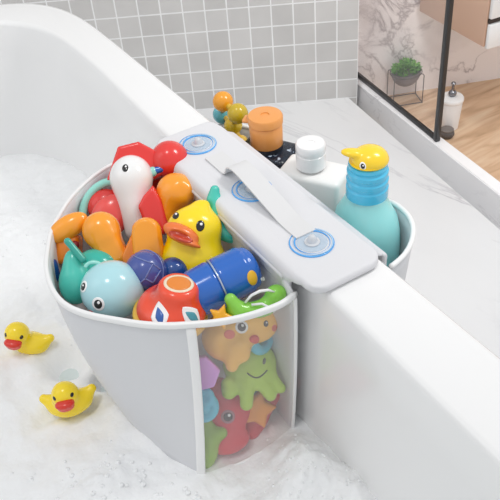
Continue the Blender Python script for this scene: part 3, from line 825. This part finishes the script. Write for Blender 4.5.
# orange blocks
t = toy('orange_paddle_block', (.1770, .7640, .592), .00129, 'orange block with a lens-shaped top plate at the left end of the caddy')
f = lambda p: rbox(p, (0, 4, -12), (11, 12, 14), 5); sdf('base', f, (-14, -10, -28), (14, 18, 4), ORD, t, 34)
f = lambda p: ell(p, (1, -6, 8), (21, 9, 11), rotm('Y', -33)); sdf('plate', f, (-22, -18, -12), (24, 6, 26), ORG, t, 40)
f = lambda p: ell(p, (8, -9, -8), (4.5, 4, 4)); sdf('button', f, (2, -15, -14), (14, -3, -2), plastic('8e1f2a', .3, .4), t, 20)
t = toy('orange_block', (.2089, .7236, .597), .00125, 'orange knobbly block between the white bird and the teal toy')
f = lambda p: U(6, ell(p, (-4, 0, 9), (18, 15, 18)), rbox(p, (6, 0, -9), (13, 13, 17), 7, rotm('Y', -28)))
sdf('block', f, (-26, -20, -34), (28, 20, 31), ORG, t, 46)
t = toy('orange_arch_block', (.2408, .6802, .602), .00121, 'tall orange round-topped block between the blue ball and big yellow duck')
f = lambda p: U(3, np.maximum(rbox(p, (2, 0, -2), (16, 9, 40), 6, rotm('Y', 6)), cap_(p, (1, 0, 12), (6, 0, -30), 14.5, 15.5)))
sdf('front_slab', f, (-20, -12, -46), (28, 12, 36), ORG, t, 50)
f = lambda p: poly(p, [(-2, 24), (-12, 15), (-24, -12), (-18, -26), (6, -30), (8, 10)], 10, 8, 3); sdf('rear_slab', f, (-28, 0, -34), (12, 22, 28), ORD, t, 40)

# big duck
t = toy('toy_duck', (.2927, .6583, .606), .00119, 'large bright yellow rubber duck with orange beak on the toy pile', 'rubber duck')
f = lambda p: U(12, ell(p, (1, 0, 6), (27, 21, 22)), ell(p, (-1, 4, -25), (33, 23, 26)), cap_(p, (9, 2, 23), (12, 2, 30), 4.5, 2), cap_(p, (4, 2, 24), (5, 2, 28), 5, 3))
sdf('body', f, (-38, -26, -56), (36, 32, 35), DUCK, t, 62)
g = lambda p: U(4, np.maximum(ell(p, (-10, -21, 1), (18, 10, 8.5), rotm('Y', 24)), -ell(p, (-10, -33, -3), (14, 8, 6), rotm('Y', 24))), ell(p, (-5, -24, -7), (15, 8, 3.2), rotm('Y', 22)))
bo = sdf('beak', g, (-34, -38, -22), (12, -6, 16), BEAK, t, 46)
decal('beak_opening', g, (-9.5, 0, -2.5), 12, 3.6, plastic('c9442a', .3, .3), bo, rot=-22, thick=.5)
eye(f, (8, 0, 8), 3.9, t, None, asp=1.35, rot=-8)
eye(f, (-16, 0, 18), 3.2, t, None, asp=1.1, rot=-35)

# teal dinosaur behind duck
t = toy('teal_dinosaur', (.3300, .6600, .608), .00124, 'teal knobbed toy lying between the yellow duck and the pad')
f = lambda p: U(6, ell(p, (-2, 0, 4), (9, 9, 20)), ell(p, (6, 0, -12), (14, 9, 8), rotm('Y', 30)), cap_(p, (-8, -1, 20), (-5, -1, 29), 5, 4.6))
sdf('body', f, (-18, -12, -28), (24, 12, 38), TEAL, t, 50)
f = lambda p: ell(p, (16, -2, -14), (3, 3, 4)); sdf('spot', f, (12, -6, -19), (20, 2, -9), RED, t, 16)

# blue barrel
t = toy('barrel_toy', (.2840, .5800, .596), .00126, 'deep blue barrel toy with silver band and yellow spot', 'toy')
ax = np.array(Vector((.86, .18, .42)).normalized()); Rb = np.array(Vector(ax).to_track_quat('Z', 'Y').to_matrix())
bf = lambda p: U(1.5, cone(p, tuple(-30*ax), 26, 21, 22, 5, Rb), cone(p, tuple(-5*ax), 30, 22, 21.5, 4, Rb), cone(p, tuple(24*ax), 9, 21.5, 15, 4, Rb))
sdf('barrel', bf, (-44, -40, -40), (46, 40, 40), BLU, t, 76)
bm = bmesh.new(); e1, e2 = Rb[:, 0], Rb[:, 1]
tube_bm(bm, [tuple(-4.5*ax + 21.6*(e1*math.cos(2*PI*i/48) + e2*math.sin(2*PI*i/48))) for i in range(48)], .9, 8, closed=True)
mkbm('silver_band', bm, plastic('b9c8dc', .2, .2, metal=.6), t)
bm = bmesh.new()
tube_bm(bm, [tuple(-26*ax + 20.0*(e1*math.cos(2*PI*i/48) + e2*math.sin(2*PI*i/48))) for i in range(48)], .9, 8, closed=True)
mkbm('silver_band', bm, plastic('8fa9cf', .2, .2, metal=.4), t)
decal('yellow_spot', bf, (26, 0, 3), 4.2, 6.5, plastic('f0b92e', .3, .3), t, rot=10, thick=.8)
decal('white_spot', bf, (35, 0, 1.5), 1.6, 1.8, EYEW, t, thick=.8)

# lime dinosaur and strap
t = toy('lime_toy', (.2900, .5300, .594), .00110, 'lime green knobbed toy at the caddy rim above the mesh window')
f = lambda p: U(6, ell(p, (-2, 4, -5), (24, 10, 8)), cap_(p, (-20, -3, 6), (-11, 0, -6), 6, 8), ell(p, (24, 6, 11), (10, 9, 9)), cap_(p, (8, 6, -2), (20, 6, 6), 6, 6))
sdf('body', f, (-34, -12, -18), (38, 20, 24), LIME, t, 60)
bm = bmesh.new(); tube_bm(bm, [(-6, -5, 3), (0, -7, 10), (8, -7, 14), (16, -5, 15), (22, -2, 13)], [1.2, 1.4, 1.6, 1.4, .8], 8); mkbm('white_band', bm, WHITE, t)
bm = bmesh.new(); tube_bm(bm, [(0, -6.2, 1), (10, -6.6, 2), (18, -5, -2), (22, -3, -6)], 1.2, 8); mkbm('white_band', bm, WHITE, t)
# yellow star
t = toy('yellow_star_toy', (.2566, .5383, .590), .00104, 'yellow star-shaped toy peeking over the rim beside the red cup')
star = lambda n, a, b, r0=0: [((a if i % 2 == 0 else b)*math.sin(PI*i/n + r0), (a if i % 2 == 0 else b)*math.cos(PI*i/n + r0)) for i in range(2*n)]
f = lambda p: poly(p, star(5, 14, 7, .3), 0, 6, 3); sdf('star', f, (-17, -8, -17), (17, 8, 17), plastic('f7b21f', .3, .4), t, 34)
# blue ball
t = toy('blue_ball', (.2530, .6380, .586), .00113, 'small deep blue ball under the big yellow duck', 'ball')
f = lambda p: ell(p, (0, 0, 0), (15, 15, 14)); sdf('ball', f, (-16,)*3, (16,)*3, DBL, t, 30)

# whale
t = toy('whale_ball', (.1815, .6470, .589), .00114, 'pale blue whale-face ball toy with black eyes', 'toy')
f = lambda p: ell(p, (0, 0, 0), (31, 30, 29)); sdf('ball', f, (-32,)*3, (32,)*3, LBL, t, 44)
eye(f, (-9, 0, -12), 4.2, t, EYEW, asp=1.05); eye(f, (-24.5, 0, 4), 2.6, t, EYEW, asp=1.5, rot=-20)
decal('cheek', f, (-18, 0, -21), 3.4, 1.8, plastic('e0606a', .4, .1), t, rot=-30, thick=.4); decal('cheek', f, (-2, 0, -25.5), 3.4, 1.5, plastic('ecc93e', .4, .1), t, thick=.4)
bm = bmesh.new(); tube_bm(bm, [(-17 + 8*math.cos(a), -6, 22 + 5*math.sin(a)) for a in [PI*i/12 for i in range(13)]], 1.8, 10); mkbm('spout_loop', bm, LTE, t)

# navy ball
t = toy('navy_ball', (.2230, .6455, .595), .00117, 'navy blue ball with raised diamond lines beside the pale blue whale', 'ball')
f = lambda p: ell(p, (0, 0, 0), (20.5, 20.5, 20.5)); sdf('ball', f, (-21.5,)*3, (21.5,)*3, NAV, t, 40)
bm = bmesh.new()
def onball(x, z, R0=20.6): return (x, -math.sqrt(max(R0*R0 - x*x - z*z, 0)), z)
for seg_ in ([(2, -6), (9, 8)], [(9, 8), (16, 2)], [(16, 2), (9, -10)], [(9, -10), (2, -6)], [(-10, 15), (9, 8)], [(2, -6), (-8, -14)]):
    (xa, za), (xb, zb) = seg_; tube_bm(bm, [onball(xa+(xb-xa)*i/6, za+(zb-za)*i/6) for i in range(7)], .8, 6)
mkbm('raised_lines', bm, plastic('6c7bb4', .25, .5), t)
bm = bmesh.new(); Rn = rotm('Z', 60)
tube_bm(bm, [tuple(Rn @ A(0, 20.6*math.cos(2*PI*i/40), 20.6*math.sin(2*PI*i/40))) for i in range(40)], .7, 6, closed=True); mkbm('seam_line', bm, plastic('6c7bb4', .25, .5), t)

# red cup boat
CUP = plastic('f5502f', .25, .5)
t = toy('red_cup_toy', (.2190, .5850, .5755), .00114, 'upturned red-orange cup toy with white leaf-shaped eyes at the rim', 'toy', front=(-.39, -.92, 0), up=(.16, -.16, 1))
f = lambda p: U(14, cone(p, (0, 0, 4), 15, 34, 29, 6), cone(p, (5, 0, 12), 29, 25, 18, 5))
sdf('cup', f, (-38, -38, 0), (38, 38, 44), CUP, t, 62)
f2 = lambda p: cone(p, (0, 0, -2), 8, 36, 35.5, 3); sdf('base_ring', f2, (-38, -38, -3), (38, 38, 7), plastic('f0c24a', .3, .4), t, 50)
decal('top_disc', f, (5, 0, 0), 14.2, 12.5, plastic('f3e3c8', .3, .3), t, d=(0, 0, -1), up=(0, 1, 0), thick=.6)
decal('orange_disc', f, (5, 0, 0), 11.4, 9.8, plastic('ec8a2e', .3, .4), t, d=(0, 0, -1), up=(0, 1, 0), thick=1.4)
leaf = lambda a: 1/ (abs(math.cos(a))**1.25 + abs(math.sin(a))**1.25)**(1/1.25)
for dx_, dd, c in ((-15, Vector((.42, .85, -.45)), '2b5fae'), (19, Vector((-.60, .75, -.45)), '4f9fb0')):
    decal('eye_patch', f, (dx_, -26, 23), 8.5, 13, EYEW, t, rot=25, thick=.6, d=dd, shape=leaf, reach=50)
    decal('eye_mark', f, (dx_, -26, 23), 4, 8, plastic(c, .3, .3), t, rot=35, thick=1.3, d=dd, shape=leaf, reach=50)

# teal toy left
t = toy('teal_snail_toy', (.1600, .7060, .590), .00108, 'teal round toy with a stick antenna at the left edge of the caddy')
f = lambda p: U(8, ell(p, (2, 0, -14), (18, 16, 24)), ell(p, (0, -2, 9), (10, 9, 12)))
sdf('body', f, (-20, -20, -42), (24, 20, 25), TEAL, t, 52)
f = lambda p: cap_(p, (-4, -12, 29), (12, -12, 10), 3.8, 3.8); sdf('antenna', f, (-11, -18, 4), (18, -6, 35), plastic('2fa898', .25, .5), t, 34)
t = toy('teal_drum', (.1855, .7060, .577), .00116, 'dark teal rounded drum toy behind the pale blue whale')
f = lambda p: ell(p, (0, 0, 0), (23, 19, 20)); sdf('body', f, (-25,)*3, (25,)*3, plastic('2fbdab', .28, .45), t, 40)
t = toy('navy_peg', (.1420, .7330, .580), .00117, 'small dark blue peg between the orange block and teal toy at the left rim')
f = lambda p: cap_(p, (-1, 0, 5), (2, 0, -8), 6, 6); sdf('peg', f, (-9, -8, -16), (10, 8, 13), DBL, t, 24)

# ---- toys behind the mesh window
F2 = (-.30, -.72, .62); U2 = (.386, .512, .767)
YO = plastic('ffc65a', .4, .2); GRN = plastic('b5d84a', .4, .2); CRB = plastic('d83442', .4, .2); PUR = plastic('dc9cec', .4, .2); LB2 = plastic('5ecbe6', .4, .2)
t = toy('chick_toy', (.2930, .5560, .5230), .00114, 'yellow-orange chick bath toy with red cheeks at top of the mesh window', front=F2, up=U2)
# reference pixel about (247,343)
f = lambda p: U(10, ell(p, (7, 0, 12), (25, 14, 19)), ell(p, (-20, 0, 0), (24, 13, 24)), cap_(p, (-12, -8, -10), (-14, -8, -28), 8, 6), cap_(p, (-4, -8, -6), (-2, -8, -18), 7, 5))
sdf('body', f, (-50, -18, -40), (36, 18, 34), YO, t, 60)
eye(f, (-5, 0, 11), 4.2, t, EYEW, asp=1.0); eye(f, (19, 0, 14), 2.4, t, None, asp=1.3)
decal('cheek', f, (-17, 0, 4), 5.5, 4.5, plastic('e8705a', .4, .1), t, thick=.5); decal('cheek', f, (28, 0, 9), 3, 3.4, plastic('e8705a', .4, .1), t, thick=.5)
decal('nose', f, (7.5, 0, -1), 5, 4.2, plastic('e0503f', .4, .2), t, thick=3)
t = toy('octopus_toy', (.2945, .5570, .4680), .00118, 'light green octopus bath toy with a smile behind the mesh', front=F2, up=U2)
# reference (252,372)
oc = lambda p: U(6, ell(p, (0, 0, 4), (27, 18, 25)), cap_(p, (-14, -6, -14), (-21, -8, -22), 7, 6), cap_(p, (-21, -8, -22), (-24, -8, -14), 6, 5), cap_(p, (-3, -8, -16), (-4, -10, -34), 7.5, 6.5), cap_(p, (12, -6, -14), (20, -8, -26), 7.5, 6), cap_(p, (20, -3, -8), (31, -4, -20), 7, 5))
sdf('body', oc, (-34, -24, -44), (40, 20, 31), GRN, t, 66)
decal('eye', oc, (13, 0, 9), 1.6, 3.2, plastic('3c4a22', .4, .2), t, rot=-10, thick=.8)
bm = bmesh.new(); sm = []
for i in range(13):
    a = i/12; x = -4 + 20*a; z = -2 - 6*math.sin(PI*a) + 2*a
    y = -40.0
    ts = np.linspace(-40, 10, 400); pv = np.stack([np.full(400, x), ts, np.full(400, z)], -1); vv = oc(pv); y = ts[(vv < 0).argmax()]
    sm.append((x, y, z))
tube_bm(bm, sm, .9, 6); mkbm('smile', bm, plastic('3c4a22', .4, .2), t)
t = toy('crab_toy', (.2550, .5530, .4215), .00120, 'dark red sea creature toy with a round eye low behind the mesh', front=F2, up=U2)
# reference (231,413)
cf = lambda p: U(9, ell(p, (0, 0, 2), (24, 14, 26)), ell(p, (4, -3, -30), (20, 11, 12), rotm('Y', -20)), ell(p, (-10, 0, 22), (14, 10, 12)))
sdf('body', cf, (-34, -18, -48), (34, 18, 40), CRB, t, 52)
eye(cf, (1, 0, -3), 4.6, t, plastic('a8777f', .4, .1), asp=1.0)
t = toy('orange_star_toy', (.2890, .5400, .4130), .00120, 'orange star bath toy beside the red creature behind the mesh', front=F2, up=U2)
f = lambda p: poly(p, star(5, 21, 12, .2), 0, 6, 4); sdf('star', f, (-24, -8, -24), (24, 8, 24), plastic('f2a03c', .4, .2), t, 36)
t = toy('lime_frog_toy', (.2190, .5440, .4090), .00120, 'lime green toy in the bottom left corner of the mesh window', front=F2, up=U2)
f = lambda p: U(8, ell(p, (0, 0, -8), (14, 10, 24)), cap_(p, (4, -2, 0), (16, -3, 4), 8, 6), ell(p, (-3, 0, 14), (9, 8, 12)))
sdf('body', f, (-20, -14, -36), (26, 14, 30), plastic('93bd3f', .4, .2), t, 40)
t = toy('purple_gem_toy', (.2330, .5560, .5000), .00113, 'lilac faceted toy at the left of the mesh window', front=F2, up=U2)
f = lambda p: poly(p, [(-13, 16), (4, 18), (18, 4), (12, -12), (-8, -17), (-16, -6)], 0, 10, 3); sdf('gem', f, (-20, -13, -21), (22, 13, 22), PUR, t, 36)
t = toy('teal_shell_toy', (.2240, .5460, .4580), .00117, 'turquoise swirl shell toy at the left of the mesh window', front=F2, up=U2)
f = lambda p: U(1.5, tor(p, (0, 0, 0), 10, 5.5), ell(p, (0, 0, 0), (7, 8, 7)), tor(p, (1, -3, 10), 6, 4)); sdf('shell', f, (-18, -10, -18), (18, 10, 24), LB2, t, 44)
t = toy('red_fish_toy', (.3050, .5420, .4010), .00122, 'slim red toy in the bottom right corner of the mesh window', front=F2, up=U2)
f = lambda p: U(5, cap_(p, (-16, 0, -22), (10, 2, 20), 9, 8), ell(p, (-12, 0, -10), (12, 7, 12))); sdf('body', f, (-30, -12, -36), (22, 14, 32), plastic('d2404a', .4, .2), t, 44)
t = toy('turquoise_ring_toy', (.3150, .5600, .5100), .00118, 'turquoise ring toy at the right edge of the mesh window', front=F2, up=U2)
f = lambda p: tor(p, (0, 0, 0), 15, 5.5, rotm('Z', 50)); sdf('ring', f, (-22, -22, -22), (22, 22, 22), LB2, t, 44)
t = toy('turquoise_block_toy', (.3050, .5720, .4060), .00122, 'turquoise lump between the octopus legs and the slim red toy', front=F2, up=U2)
f = lambda p: rbox(p, (0, 0, 0), (16, 9, 20), 7); sdf('block', f, (-18, -11, -22), (18, 11, 22), plastic('57b9a8', .4, .2), t, 26)

# ------------------------------------------------------------------ floating ducks
def small_duck(loc_, front, up, label, spread, k, body_yaw=0):
    t = empty('rubber_duck', loc_, label, 'rubber duck', 'yellow ducks floating on the foam', front, up, k)
    Y2 = plastic('ffdf1e', .2, .5)
    if spread:
        f = lambda p: U(7, ell(p, (0, 4, 0), (20, 18, 11)), ell(p, (0, -4, 15), (13, 12.5, 13)), cap_(p, (14, 4, 3), (23, 6, 9), 8, 4.5), cap_(p, (-14, 4, 3), (-23, 6, 9), 8, 4.5), cap_(p, (0, 14, 2), (0, 22, 6), 8, 3.5))
        lo, hi = (-32, -24, -13), (32, 34, 33); hc = (0, -4, 15)
    else:
        f = lambda p: U(6, ell(p, (7, 3, -2), (19, 14, 11)), ell(p, (-3, -4, 13), (13, 12.5, 13)), cap_(p, (18, 3, 0), (28, 5, 6), 8, 4.5))
        lo, hi = (-20, -24, -15), (36, 22, 30); hc = (-3, -4, 13)
    sdf('body', f, lo, hi, Y2, t, 52)
    bx = hc[1] - 11
    g = lambda p: U(2, ell(p, (hc[0], bx - 1, hc[2] - 2.2), (9.2, 7, 4.4)), ell(p, (hc[0], bx, hc[2] - 5.8), (8.2, 6, 4.4)))
    sdf('beak', g, (-13, bx - 9, hc[2] - 11), (10, bx + 7, hc[2] + 3), plastic('e0301c', .25, .5), t, 30)
    for s in (-1, 1): eye(f, (hc[0] + s*8.2, 0, hc[2] + 4), 1.4, t, None, asp=1.3, hl=False)
    return t
small_duck((.0950, .8470, .3890), (-.62, -.76, .15), (.02, -.16, 1), 'yellow rubber duck facing left on the foam, farther from the camera', False, .00135)
small_duck((.1070, .7030, .3880), (-.40, -.91, .25), (-.03, .10, 1), 'yellow rubber duck with spread wings facing the camera on the foam', True, .00135)
